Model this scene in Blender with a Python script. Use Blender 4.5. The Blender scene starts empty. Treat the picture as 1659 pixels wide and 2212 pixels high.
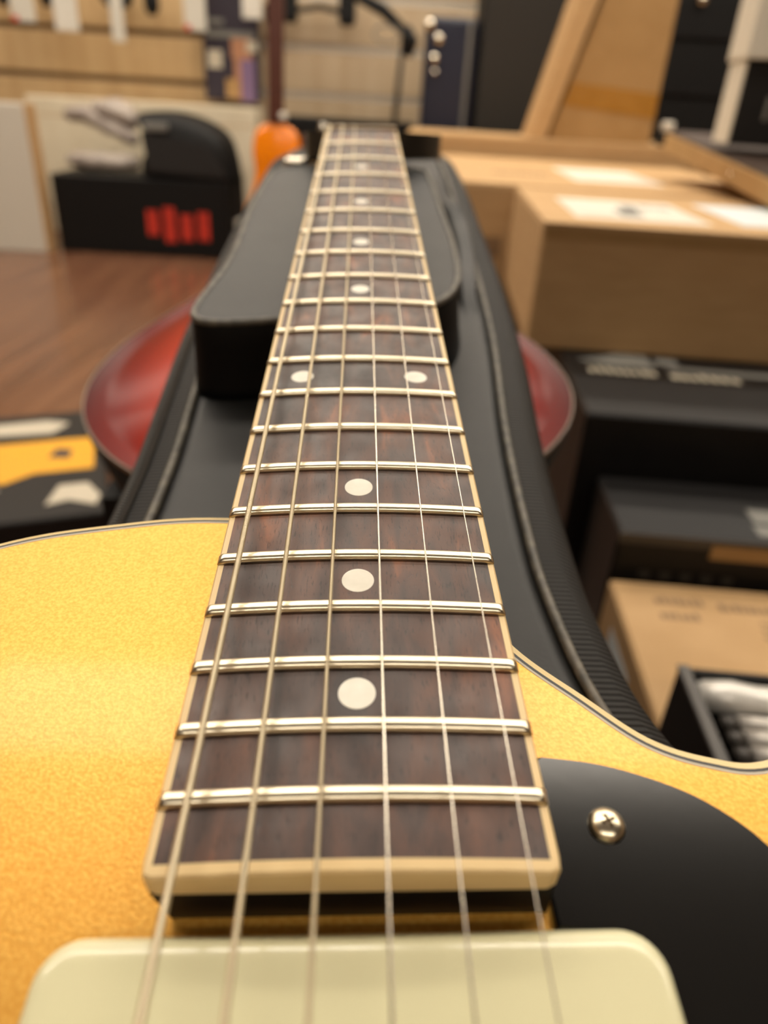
import bpy, bmesh, math, random
from mathutils import Vector, Matrix

random.seed(7)
# ------------------------------------------------------------------ camera
F_PX, IW, IH = 1560.0, 1659.0, 2212.0
CAM = Vector((0.0, 0.0, 0.63))
PITCH, ROLL = math.radians(29.5), math.radians(3.43)
CAM_ROT = (Matrix.Rotation(math.pi / 2 - PITCH, 3, 'X') @ Matrix.Rotation(ROLL, 3, 'Z'))
sc = bpy.context.scene
cd = bpy.data.cameras.new('camera')
cam = bpy.data.objects.new('camera', cd)
sc.collection.objects.link(cam)
cam.matrix_world = Matrix.Translation(CAM) @ CAM_ROT.to_4x4()
cd.sensor_fit = 'HORIZONTAL'
cd.sensor_width = 36.0
cd.lens = F_PX / IW * 36.0
cd.clip_start, cd.clip_end = 0.005, 50
cd.dof.use_dof = True
cd.dof.focus_distance = 0.150
cd.dof.aperture_fstop = 13.0
sc.camera = cam
# ------------------------------------------------------------------ world, exposure
w = bpy.data.worlds.new('shop_ambient')
sc.world = w
w.use_nodes = True
w.node_tree.nodes['Background'].inputs[0].default_value = (1.0, 0.86, 0.68, 1)
w.node_tree.nodes['Background'].inputs[1].default_value = 0.25
sc.view_settings.view_transform = 'Standard'
sc.view_settings.look = 'None'
sc.view_settings.gamma = 1.0
sc.view_settings.use_curve_mapping = False
sc.view_settings.exposure = 0.0
LAMP = 14.6                      # strength of the ceiling panels
LAMP_COL = (1.0, 0.90, 0.76)

# pose of the guitar in the room (local metres: x across, y from bridge to nut, z off the fretboard)
G_CAM = (Matrix.Rotation(-0.0352, 3, 'Z') @ Matrix.Rotation(0.8822, 3, 'X') @ Matrix.Rotation(0.0213, 3, 'Z'))
G_ROT = CAM_ROT @ G_CAM.transposed()
G_ORG = CAM - G_ROT @ Vector((0.0016234, 0.1425458, 0.0994635))
G_MAT = Matrix.Translation(G_ORG) @ G_ROT.to_4x4()


def ray(px, py):
    return CAM_ROT @ Vector(((px - IW / 2) / F_PX, -(py - IH / 2) / F_PX, -1.0))


def on_z(px, py, z):
    r = ray(px, py)
    return CAM + r * ((z - CAM.z) / r.z)


def on_y(px, py, y):
    r = ray(px, py)
    return CAM + r * (y / r.y)


# ------------------------------------------------------------------ materials
def srgb(r, g, b):
    def c(v):
        v /= 255.0
        return v / 12.92 if v <= 0.04045 else ((v + 0.055) / 1.055) ** 2.4
    return (c(r), c(g), c(b), 1.0)


def mat(name, col, rough=0.5, metal=0.0, spec=0.5, noise=None, bump=None, col2=None, coat=0.0, stretch=(1, 1, 1), emit=None, sheen=0.0):
    m = bpy.data.materials.new(name)
    m.use_nodes = True
    nt = m.node_tree
    b = nt.nodes['Principled BSDF']
    b.inputs['Base Color'].default_value = col
    b.inputs['Roughness'].default_value = rough
    b.inputs['Metallic'].default_value = metal
    b.inputs['Specular IOR Level'].default_value = spec
    b.inputs['Coat Weight'].default_value = coat
    b.inputs['Coat Roughness'].default_value = 0.08
    if sheen:
        b.inputs['Sheen Weight'].default_value = sheen
    if emit:
        b.inputs['Emission Color'].default_value = emit[0]
        b.inputs['Emission Strength'].default_value = emit[1]
    if noise or bump:
        tc = nt.nodes.new('ShaderNodeTexCoord')
        mp = nt.nodes.new('ShaderNodeMapping')
        mp.inputs['Scale'].default_value = stretch
        nt.links.new(tc.outputs['Object'], mp.inputs[0])
    if noise:
        n = nt.nodes.new('ShaderNodeTexNoise')
        n.inputs['Scale'].default_value = noise
        n.inputs['Detail'].default_value = 6
        nt.links.new(mp.outputs[0], n.inputs['Vector'])
        r = nt.nodes.new('ShaderNodeValToRGB')
        r.color_ramp.elements[0].position = 0.32
        r.color_ramp.elements[1].position = 0.68
        r.color_ramp.elements[0].color = col
        r.color_ramp.elements[1].color = col2 or col
        nt.links.new(n.outputs['Fac'], r.inputs[0])
        nt.links.new(r.outputs[0], b.inputs['Base Color'])
    if bump:
        n2 = nt.nodes.new('ShaderNodeTexNoise')
        n2.inputs['Scale'].default_value = bump[0]
        n2.inputs['Detail'].default_value = 3
        nt.links.new(mp.outputs[0], n2.inputs['Vector'])
        bp = nt.nodes.new('ShaderNodeBump')
        bp.inputs['Strength'].default_value = bump[1]
        bp.inputs['Distance'].default_value = bump[2]
        nt.links.new(n2.outputs['Fac'], bp.inputs['Height'])
        nt.links.new(bp.outputs[0], b.inputs['Normal'])
    return m


def bands(m, axis, scale, strength, dist, use_diag=False):
    """regular ribs (string windings, zip teeth, ribbed webbing) as relief"""
    nt = m.node_tree
    b = nt.nodes['Principled BSDF']
    tc = nt.nodes.new('ShaderNodeTexCoord')
    wv = nt.nodes.new('ShaderNodeTexWave')
    wv.wave_type = 'BANDS'
    wv.bands_direction = axis
    wv.inputs['Scale'].default_value = scale
    wv.inputs['Distortion'].default_value = 0.0
    nt.links.new(tc.outputs['Object'], wv.inputs['Vector'])
    bp = nt.nodes.new('ShaderNodeBump')
    bp.inputs['Strength'].default_value = strength
    bp.inputs['Distance'].default_value = dist
    nt.links.new(wv.outputs['Fac'], bp.inputs['Height'])
    nt.links.new(bp.outputs[0], b.inputs['Normal'])
    return m


def rosewood():
    m = bpy.data.materials.new('rosewood')
    m.use_nodes = True
    nt = m.node_tree
    b = nt.nodes['Principled BSDF']
    tc = nt.nodes.new('ShaderNodeTexCoord')
    mp = nt.nodes.new('ShaderNodeMapping')
    mp.inputs['Scale'].default_value = (190, 46, 60)
    mp.inputs['Rotation'].default_value = (0, 0, 0.35)
    nt.links.new(tc.outputs['Object'], mp.inputs[0])
    n = nt.nodes.new('ShaderNodeTexNoise')
    n.inputs['Scale'].default_value = 1.0
    n.inputs['Detail'].default_value = 8
    n.inputs['Distortion'].default_value = 0.6
    nt.links.new(mp.outputs[0], n.inputs['Vector'])
    r = nt.nodes.new('ShaderNodeValToRGB')
    e = r.color_ramp.elements
    e[0].position, e[0].color = 0.34, srgb(46, 31, 27)
    e[1].position, e[1].color = 0.68, srgb(142, 84, 50)
    k = e.new(0.47); k.color = srgb(70, 48, 40)
    k = e.new(0.58); k.color = srgb(96, 62, 46)
    nl = nt.nodes.new('ShaderNodeTexNoise')
    nl.inputs['Scale'].default_value = 26
    nl.inputs['Detail'].default_value = 2
    nt.links.new(tc.outputs['Object'], nl.inputs['Vector'])
    ml = nt.nodes.new('ShaderNodeMix')
    ml.inputs[0].default_value = 0.42
    nt.links.new(n.outputs['Fac'], ml.inputs[2])
    nt.links.new(nl.outputs['Fac'], ml.inputs[3])
    nt.links.new(ml.outputs[0], r.inputs[0])
    # pores: short dark flecks along the grain
    mp2 = nt.nodes.new('ShaderNodeMapping')
    mp2.inputs['Scale'].default_value = (2600, 420, 400)
    nt.links.new(tc.outputs['Object'], mp2.inputs[0])
    n2 = nt.nodes.new('ShaderNodeTexNoise')
    n2.inputs['Scale'].default_value = 1.0
    n2.inputs['Detail'].default_value = 2
    nt.links.new(mp2.outputs[0], n2.inputs['Vector'])
    r2 = nt.nodes.new('ShaderNodeValToRGB')
    r2.color_ramp.elements[0].position = 0.30
    r2.color_ramp.elements[1].position = 0.42
    r2.color_ramp.elements[0].color = (0.35, 0.35, 0.35, 1)
    nt.links.new(n2.outputs['Fac'], r2.inputs[0])
    mx = nt.nodes.new('ShaderNodeMix')
    mx.data_type = 'RGBA'
    mx.blend_type = 'MULTIPLY'
    mx.inputs[0].default_value = 0.8
    nt.links.new(r.outputs[0], mx.inputs[6])
    nt.links.new(r2.outputs[0], mx.inputs[7])
    nt.links.new(mx.outputs[2], b.inputs['Base Color'])
    # worn, slightly polished surface
    n3 = nt.nodes.new('ShaderNodeTexNoise')
    n3.inputs['Scale'].default_value = 120
    nt.links.new(tc.outputs['Object'], n3.inputs['Vector'])
    mr = nt.nodes.new('ShaderNodeMapRange')
    mr.inputs['From Min'].default_value = 0.3
    mr.inputs['From Max'].default_value = 0.7
    mr.inputs['To Min'].default_value = 0.34
    mr.inputs['To Max'].default_value = 0.56
    nt.links.new(n3.outputs['Fac'], mr.inputs['Value'])
    nt.links.new(mr.outputs[0], b.inputs['Roughness'])
    bp = nt.nodes.new('ShaderNodeBump')
    bp.inputs['Strength'].default_value = 0.35
    bp.inputs['Distance'].default_value = 0.0002
    nt.links.new(r2.outputs[0], bp.inputs['Height'])
    nt.links.new(bp.outputs[0], b.inputs['Normal'])
    b.inputs['Specular IOR Level'].default_value = 0.55
    return m


def gold_paint():
    m = mat('gold_paint', srgb(214, 154, 58), 0.42, 0.55, 0.5, noise=1500, col2=srgb(230, 176, 82), bump=(1500, 0.35, 0.0002), coat=0.15)
    return m


M = {}
M['gold'] = gold_paint()
M['rosewood'] = rosewood()
M['cream'] = mat('aged_cream_plastic', srgb(226, 196, 142), 0.42, noise=90, col2=srgb(232, 204, 152))
M['body_cream'] = mat('cream_body_binding', srgb(224, 200, 146), 0.35)
M['old_binding'] = mat('dull_tan_binding', srgb(120, 96, 76), 0.4)
M['black_line'] = mat('black_pinstripe', srgb(20, 18, 16), 0.4)
M['white_line'] = mat('white_pinstripe', srgb(190, 180, 160), 0.4)
M['fret'] = mat('nickel_silver', srgb(232, 220, 194), 0.28, 1.0, bump=(2200, 0.05, 0.0001))
M['pearl'] = mat('white_dot_inlay', srgb(226, 220, 204), 0.3, noise=300, col2=srgb(236, 230, 216))
M['pickup'] = mat('mint_cream_plastic', srgb(222, 217, 178), 0.14, spec=0.55)
M['guard'] = mat('black_pickguard', srgb(22, 21, 20), 0.16, spec=0.5, bump=(260, 0.02, 0.0002))
M['guard_edge'] = mat('pickguard_bevel', srgb(70, 56, 40), 0.3)
M['neck_black'] = mat('black_lacquer', srgb(10, 9, 8), 0.25)
M['chrome'] = mat('chrome', srgb(232, 222, 204), 0.10, 1.0)
M['steel'] = mat('plain_steel', srgb(200, 192, 178), 0.25, 1.0)
M['screw'] = mat('nickel_screw', srgb(226, 212, 184), 0.28, 1.0)
M['slot_shade'] = mat('painted_slot_shade', srgb(80, 62, 36), 0.6, 0.4)  # dark colour imitating the shade inside the screw's cross recess
for i, d in enumerate((430, 540, 680)):
    M['wound%d' % i] = bands(mat('wound_string_%d' % i, srgb(214, 201, 172), 0.40, 1.0), 'Y', d * 2.2, 0.6, 0.00012)
M['bone'] = mat('bone_nut', srgb(150, 124, 88), 0.5)
M['vinyl'] = mat('charcoal_vinyl', srgb(31, 31, 31), 0.5, spec=0.38, noise=40, col2=srgb(39, 39, 38), bump=(900, 0.2, 0.0004))
M['nylon'] = bands(mat('black_ribbed_nylon', srgb(26, 25, 24), 0.6, spec=0.35), 'Y', 160, 0.7, 0.0008)
M['nylon_plain'] = mat('black_nylon', srgb(24, 23, 23), 0.6, bump=(1500, 0.3, 0.0004))
M['piping'] = mat('grey_piping', srgb(112, 106, 94), 0.5, noise=240, col2=srgb(70, 68, 62))
M['pocket_side'] = mat('black_satin_side', srgb(7, 7, 8), 0.6, spec=0.2)
M['zip'] = bands(mat('charcoal_zip_tape', srgb(48, 46, 44), 0.55), 'Y', 190, 1.0, 0.001)
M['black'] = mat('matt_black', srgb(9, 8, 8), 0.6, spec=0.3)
M['black_box'] = mat('black_carton', srgb(16, 14, 14), 0.5, spec=0.3, noise=30, col2=srgb(21, 19, 19))
M['card'] = mat('brown_cardboard', srgb(180, 144, 98), 0.75, noise=14, col2=srgb(190, 154, 108), stretch=(1, 1, 6), bump=(90, 0.08, 0.001))
M['card_dark'] = mat('kraft_cardboard', srgb(160, 124, 76), 0.75, noise=14, col2=srgb(168, 132, 84))
M['tape'] = mat('brown_parcel_tape', srgb(158, 112, 46), 0.25, noise=20, col2=srgb(166, 120, 54))
M['paper'] = mat('white_paper', srgb(206, 200, 186), 0.6, noise=60, col2=srgb(218, 212, 200))
M['paper_blue'] = mat('bluish_paper', srgb(206, 214, 216), 0.6)
M['ink'] = mat('grey_print', srgb(118, 116, 110), 0.7)
M['ink_brown'] = mat('brown_print', srgb(132, 104, 74), 0.7)
M['white_card'] = mat('white_carton', srgb(214, 200, 172), 0.6, noise=8, col2=srgb(222, 210, 184))
M['white_panel'] = mat('greyish_white_panel', srgb(206, 200, 186), 0.5)
M['red_ink'] = mat('red_print', srgb(204, 52, 34), 0.6)
M['yellow_ink'] = mat('yellow_print', srgb(222, 160, 16), 0.5)
M['white_ink'] = mat('off_white_print', srgb(190, 180, 160), 0.6)
M['grey_plastic'] = mat('grey_wrapping', srgb(146, 134, 126), 0.35, noise=12, col2=srgb(178, 166, 154), bump=(18, 0.5, 0.01))
M['slat'] = mat('maple_slatwall', srgb(182, 150, 106), 0.5, noise=3.0, col2=srgb(196, 166, 122), stretch=(5, 1, 0.4))
M['slat_pale'] = mat('ash_slatwall', srgb(178, 154, 122), 0.5, noise=3.0, col2=srgb(190, 168, 138), stretch=(5, 1, 0.4))
M['groove'] = mat('slat_groove', srgb(120, 94, 64), 0.7)
M['alu'] = mat('aluminium_insert', srgb(212, 204, 190), 0.35, 0.6)
M['floor'] = mat('dark_wood_floor', srgb(92, 60, 44), 0.24, noise=2.2, col2=srgb(116, 80, 58), stretch=(8, 0.7, 1), bump=(30, 0.05, 0.002))
M['wall'] = mat('brown_beige_wall', srgb(136, 118, 94), 0.8)
M['ceiling'] = mat('grey_brown_ceiling', srgb(104, 93, 80), 0.85)
M['lamp'] = mat('lit_panel', (0.8, 0.8, 0.8, 1), 0.5, emit=((*LAMP_COL, 1), LAMP))
M['lamp_frame'] = mat('white_lamp_frame', srgb(220, 216, 208), 0.5)
M['orange'] = mat('orange_lacquer', srgb(240, 132, 4), 0.25, coat=0.3)
M['brown_wood'] = mat('dark_brown_wood', srgb(74, 34, 20), 0.35)
M['blue_case'] = mat('blue_black_case', srgb(34, 38, 56), 0.35, bump=(200, 0.2, 0.002))
M['cabinet'] = mat('dark_grille_cloth', srgb(40, 36, 31), 0.8, bump=(400, 0.4, 0.002))
M['dark_red'] = mat('dark_red_trim', srgb(84, 24, 20), 0.5)
M['purple'] = mat('purple_print', srgb(120, 96, 128), 0.6)
M['tan_print'] = mat('tan_print', srgb(170, 120, 88), 0.6)
M['dark_print'] = mat('dark_print', srgb(40, 32, 44), 0.6)
M['silver_tube'] = mat('silver_tube', srgb(178, 172, 164), 0.3, 0.35, noise=80, col2=srgb(190, 184, 176))
M['silver_light'] = mat('bright_silver_film', srgb(222, 218, 210), 0.25, 0.2)
M['dark_grey'] = mat('dark_grey_plastic', srgb(62, 57, 52), 0.4)
M['brown_dark'] = mat('dark_brown_board', srgb(62, 46, 36), 0.6)


# red sunburst: bright red centre to burgundy rim, by distance from the body's middle
def sunburst():
    m = mat('red_sunburst', srgb(150, 40, 26), 0.2, spec=0.05)
    nt = m.node_tree
    tc = nt.nodes.new('ShaderNodeTexCoord')
    mp = nt.nodes.new('ShaderNodeMapping')
    mp.inputs['Location'].default_value = (0, -0.05, 0)
    mp.inputs['Scale'].default_value = (5.9, 4.2, 0)
    nt.links.new(tc.outputs['Object'], mp.inputs[0])
    g = nt.nodes.new('ShaderNodeTexGradient')
    g.gradient_type = 'SPHERICAL'
    nt.links.new(mp.outputs[0], g.inputs[0])
    r = nt.nodes.new('ShaderNodeValToRGB')
    e = r.color_ramp.elements
    e[0].position, e[0].color = 0.0, srgb(64, 14, 13)
    e[1].position, e[1].color = 0.45, srgb(206, 64, 36)
    k = e.new(0.2); k.color = srgb(130, 32, 24)
    nt.links.new(g.outputs['Fac'], r.inputs[0])
    nt.links.new(r.outputs[0], nt.nodes['Principled BSDF'].inputs['Base Color'])
    return m


M['sunburst'] = sunburst()

# ------------------------------------------------------------------ object helpers
COL = sc.collection


def link(name, me, material, parent=None, smooth=False):
    o = bpy.data.objects.new(name, me)
    COL.objects.link(o)
    if material is not None:
        me.materials.append(material)
    if parent is not None:
        o.parent = parent
    if smooth:
        for p in me.polygons:
            p.use_smooth = True
    return o


def mesh(name, verts, faces, material, parent=None, smooth=False):
    me = bpy.data.meshes.new(name)
    me.from_pydata([tuple(v) for v in verts], [], faces)
    bm = bmesh.new()
    bm.from_mesh(me)
    bmesh.ops.recalc_face_normals(bm, faces=bm.faces)
    bm.to_mesh(me)
    bm.free()
    return link(name, me, material, parent, smooth)


def from_bm(name, bm, material, parent=None, smooth=False):
    bmesh.ops.recalc_face_normals(bm, faces=bm.faces)
    me = bpy.data.meshes.new(name)
    bm.to_mesh(me)
    bm.free()
    return link(name, me, material, parent, smooth)


def thing(name, label, cat, mtx=None, group=None):
    o = bpy.data.objects.new(name, None)
    COL.objects.link(o)
    o.empty_display_size = 0.05
    if mtx is not None:
        o.matrix_world = mtx
    o['label'] = label
    o['category'] = cat
    if group:
        o['group'] = group
    return o


def tag(o, label, cat, group=None):
    o['label'] = label
    o['category'] = cat
    if group:
        o['group'] = group
    return o


def struct(o):
    o['kind'] = 'structure'
    return o


def at(loc, yaw=0.0, pitch=0.0, roll=0.0):
    return (Matrix.Translation(Vector(loc)) @ Matrix.Rotation(yaw, 4, 'Z') @ Matrix.Rotation(pitch, 4, 'X') @ Matrix.Rotation(roll, 4, 'Y'))


def box(name, lo, hi, material, parent=None, bevel=0.0, seg=2):
    bm = bmesh.new()
    bmesh.ops.create_cube(bm, size=1.0)
    lo, hi = Vector(lo), Vector(hi)
    for v in bm.verts:
        v.co = Vector([(lo[i] + hi[i]) / 2 + v.co[i] * (hi[i] - lo[i]) for i in range(3)])
    if bevel > 0:
        bmesh.ops.bevel(bm, geom=list(bm.edges), offset=bevel, segments=seg, profile=0.5, affect='EDGES')
    return from_bm(name, bm, material, parent, smooth=False)


def prism(name, poly, z0, z1, material, parent=None, bevel=0.0, seg=2, smooth=False):
    """polygon in local x/y, thickness along z"""
    bm = bmesh.new()
    a = [bm.verts.new((p[0], p[1], z0)) for p in poly]
    b = [bm.verts.new((p[0], p[1], z1)) for p in poly]
    n = len(poly)
    bm.faces.new(a[::-1])
    top = bm.faces.new(b)
    for i in range(n):
        bm.faces.new((a[i], a[(i + 1) % n], b[(i + 1) % n], b[i]))
    if bevel > 0:
        bmesh.ops.bevel(bm, geom=list(top.edges), offset=bevel, segments=seg, profile=0.5, affect='EDGES')
    bmesh.ops.triangulate(bm, faces=[f for f in bm.faces if len(f.verts) > 4])
    return from_bm(name, bm, material, parent, smooth)


def loft(name, rings, material, parent=None, smooth=True, cap=True):
    n = len(rings[0])
    verts = [p for r in rings for p in r]
    faces = []
    for k in range(len(rings) - 1):
        for i in range(n):
            j = (i + 1) % n
            faces.append((k * n + i, k * n + j, (k + 1) * n + j, (k + 1) * n + i))
    if cap:
        faces.append(tuple(range(n))[::-1])
        faces.append(tuple((len(rings) - 1) * n + i for i in range(n)))
    o = mesh(name, verts, faces, material, parent, False)
    bm = bmesh.new()
    bm.from_mesh(o.data)
    bmesh.ops.triangulate(bm, faces=[f for f in bm.faces if len(f.verts) > 4])
    bm.to_mesh(o.data)
    bm.free()
    if smooth:
        for p in o.data.polygons:
            p.use_smooth = abs(p.normal.z) < 0.999
    return o


def tube(name, pts, rad, material, parent=None, n=10, closed=False):
    pts = [Vector(p) for p in pts]
    rads = rad if isinstance(rad, (list, tuple)) else [rad] * len(pts)
    verts, faces = [], []
    m = len(pts)
    up = Vector((0, 0, 1))
    for i, p in enumerate(pts):
        a = pts[(i - 1) % m] if (closed or i > 0) else p
        b = pts[(i + 1) % m] if (closed or i < m - 1) else p
        t = (b - a).normalized()
        u = up if abs(t.dot(up)) < 0.95 else Vector((1, 0, 0))
        s = t.cross(u).normalized()
        v = s.cross(t).normalized()
        for k in range(n):
            an = 2 * math.pi * k / n
            verts.append(p + (s * math.cos(an) + v * math.sin(an)) * rads[i])
    for i in range(m if closed else m - 1):
        for k in range(n):
            a, b = i * n + k, i * n + (k + 1) % n
            c, d = ((i + 1) % m) * n + (k + 1) % n, ((i + 1) % m) * n + k
            faces.append((a, b, c, d))
    if not closed:
        faces.append(tuple(range(n))[::-1])
        faces.append(tuple((m - 1) * n + k for k in range(n)))
    return mesh(name, verts, faces, material, parent, True)


def lathe(name, prof, material, parent=None, n=24, mtx=None, smooth=True):
    """profile of (radius, z) turned about local z"""
    rings = []
    for r, z in prof:
        ring = [Vector((max(r, 1e-6) * math.cos(2 * math.pi * k / n), max(r, 1e-6) * math.sin(2 * math.pi * k / n), z)) for k in range(n)]
        if mtx is not None:
            ring = [mtx @ p for p in ring]
        rings.append(ring)
    o = loft(name, rings, material, parent, False)
    if smooth:
        for p in o.data.polygons:
            p.use_smooth = True
    return o


def spline(pts, sub=10, closed=True):
    """Catmull-Rom through 2-D or 3-D points"""
    P = [Vector(p) for p in pts]
    n = len(P)
    out = []
    rng = range(n) if closed else range(n - 1)
    for i in rng:
        if closed:
            p0, p1, p2, p3 = P[i - 1], P[i], P[(i + 1) % n], P[(i + 2) % n]
        else:
            p0, p1, p2, p3 = P[max(i - 1, 0)], P[i], P[i + 1], P[min(i + 2, n - 1)]
        for k in range(sub):
            t = k / sub
            out.append(0.5 * ((2 * p1) + (p2 - p0) * t + (2 * p0 - 5 * p1 + 4 * p2 - p3) * t * t + (3 * p1 - p0 - 3 * p2 + p3) * t ** 3))
    if not closed:
        out.append(P[-1])
    return out


def area2(poly):
    return sum(poly[i].x * poly[(i + 1) % len(poly)].y - poly[(i + 1) % len(poly)].x * poly[i].y for i in range(len(poly)))


def inset(poly, d):
    """move a closed 2-D outline inwards by d"""
    s = 1 if area2(poly) > 0 else -1
    n = len(poly)
    out = []
    for i in range(n):
        t = (poly[(i + 1) % n] - poly[i - 1])
        t = Vector((t.x, t.y)).normalized()
        nrm = Vector((-t.y, t.x)) * s
        out.append(Vector((poly[i].x + nrm.x * d, poly[i].y + nrm.y * d)))
    return out


def ring3(poly, z, k=0.001):
    return [Vector((p.x * k, p.y * k, z * k)) for p in poly]


def band(name, outer, inner, z_out, z_in, zbot, material, parent):
    """flat ring between two outlines (mm), with an outer wall going down to zbot"""
    loops = [ring3(outer, zbot), ring3(outer, z_out), ring3(inner, z_in), ring3(inner, z_in - 0.4)]
    return loft(name, loops, material, parent, smooth=False, cap=False)


# ================================================================== the room
floor = struct(box('floor', (-3.4, -2.6, -0.05), (3.6, 4.6, 0.0), M['floor']))
ceiling = struct(box('ceiling', (-3.4, -2.6, 2.6), (3.6, 4.6, 2.65), M['ceiling']))
struct(box('wall_left', (-3.45, -2.6, 0.0), (-3.4, 4.6, 2.6), M['wall']))
struct(box('wall_right', (3.6, -2.6, 0.0), (3.65, 4.6, 2.6), M['wall']))
struct(box('wall_front', (-3.4, -2.65, 0.0), (3.6, -2.6, 2.6), M['wall']))
WALL_Y = 4.0
wall = bpy.data.objects.new('wall_back', None)
COL.objects.link(wall)
wall.location = (0, WALL_Y, 0)
wall['kind'] = 'structure'
box('backing_board', (-3.4, 0.02, 0), (3.6, 0.06, 2.6), M['groove'], wall)
SLAT = 0.194
zs = on_y(0, 155, WALL_Y).z
z0 = zs - SLAT * math.floor(zs / SLAT)
XM = on_y(500, 120, WALL_Y).x
k = 0
while z0 + (k - 1) * SLAT < 2.6:
    za, zb = max(0.0, z0 + (k - 1) * SLAT + 0.013), min(2.6, z0 + k * SLAT - 0.013)
    if zb > za:
        box('slat', (-3.4, 0.0, za), (XM, 0.022, zb), M['slat'], wall, 0.003, 1)
        box('slat', (XM + 0.004, 0.0, za - 0.02 if za > 0.03 else za), (3.6, 0.022, zb - 0.02), M['slat_pale'], wall, 0.003, 1)
        if zb < 2.5:
            box('groove_insert', (XM + 0.004, 0.004, zb - 0.018), (3.6, 0.02, zb + 0.005), M['alu'], wall)
    k += 1

# ceiling lamps; the unseen rear pair is added as fill light
lp = None
for ly in (-1.8, 1.05, 2.3, 3.4):
    for lx in ((-0.7, 0.8) if ly < 0 else (-2.2, -0.7, 0.8, 2.3)):
        t = thing('ceiling_light', 'warm long ceiling panel lamp set into the grey shop ceiling', 'ceiling light', at((lx, ly, 2.6)), 'warm ceiling panels')
        if lp is None:
            fr = box('lamp_frame', (-0.68, -0.17, -0.03), (0.68, 0.17, -0.001), M['lamp_frame'], t)
            df = box('diffuser', (-0.66, -0.15, -0.036), (0.66, 0.15, -0.0302), M['lamp'], t)
            lp = (fr.data, df.data)
        else:
            for nm, d in zip(('lamp_frame', 'diffuser'), lp):
                o = bpy.data.objects.new(nm, d)
                COL.objects.link(o)
                o.parent = t

# ================================================================== the gold guitar
g = thing('electric_guitar', 'gold topped electric guitar with black pickguard lying along a gig bag', 'guitar', G_MAT)
SL = 628.65
BODY_Z = -14.2


def fy(n):
    return SL * 2 ** (-n / 12)


def hw(y):
    return 0.5 * (43.18 + (57.44 - 43.18) * (SL - y) / (SL - fy(20)))


def crown(x):
    return -x * x / (2 * 305.0)


outline = spline([(-32, 277.5), (-58, 275), (-83, 268), (-112, 250), (-134, 220), (-140, 180), (-130, 120), (-118, 60), (-124, 0), (-150, -70), (-164, -130),
                  (-150, -190), (-100, -230), (0, -244), (100, -230), (150, -190), (164, -130), (150, -70), (124, 0), (114, 60), (118, 120), (126, 170),
                  (122, 206), (106, 224), (88, 217), (71.5, 211), (62, 211.8), (52.5, 215.8), (42.9, 225), (31.8, 236.8), (24, 252), (10, 272)], 8)
outline = [Vector((1.62 + (p.x - 1.62) * 1.0107, 142.5 + (p.y - 142.5) * 1.0107)) for p in outline]
gold_line = inset(outline, 2.5)
rings = [ring3(inset(outline, 5), BODY_Z - 45), ring3(inset(outline, 1.0), BODY_Z - 42), ring3(inset(outline, 0.3), BODY_Z - 7), ring3(inset(outline, 0.6), BODY_Z - 1.5), ring3(inset(outline, 2.2), BODY_Z - 0.5), ring3(gold_line, BODY_Z)]
loft('body', rings, M['gold'], g, smooth=False)
cb = band('body_binding', outline, inset(outline, 1.5), BODY_Z - 0.5, BODY_Z + 0.05, BODY_Z - 7, M['body_cream'], g)
band('black_purfling', inset(outline, 1.5), inset(outline, 2.1), BODY_Z + 0.05, BODY_Z + 0.06, BODY_Z - 0.5, M['black_line'], g)
band('white_purfling', inset(outline, 2.1), inset(outline, 2.6), BODY_Z + 0.06, BODY_Z + 0.06, BODY_Z - 0.5, M['white_line'], g)

# fretboard: rosewood slab, crowned, set into cream binding
Y_END = 186.9


def board(name, y0, y1, inx, zb, zt_off, material, nx=14, ny=2):
    verts, faces = [], []
    ys = [y0 + (y1 - y0) * j / ny for j in range(ny + 1)]
    for y in ys:
        h = hw(y) - inx
        for i in range(nx + 1):
            x = -h + 2 * h * i / nx
            verts.append((x / 1000, y / 1000, (crown(x) + zt_off) / 1000))
        verts.append((h / 1000, y / 1000, zb / 1000))
        verts.append((-h / 1000, y / 1000, zb / 1000))
    n = nx + 3
    for j in range(ny):
        for i in range(n):
            faces.append((j * n + i, j * n + (i + 1) % n, (j + 1) * n + (i + 1) % n, (j + 1) * n + i))
    faces.append(tuple(range(n))[::-1])
    faces.append(tuple(ny * n + i for i in range(n)))
    return mesh(name, verts, faces, material, g)


fb = board('fretboard', Y_END + 1.8, SL, 1.35, -5.6, 0.0, M['rosewood'], ny=30)


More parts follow.
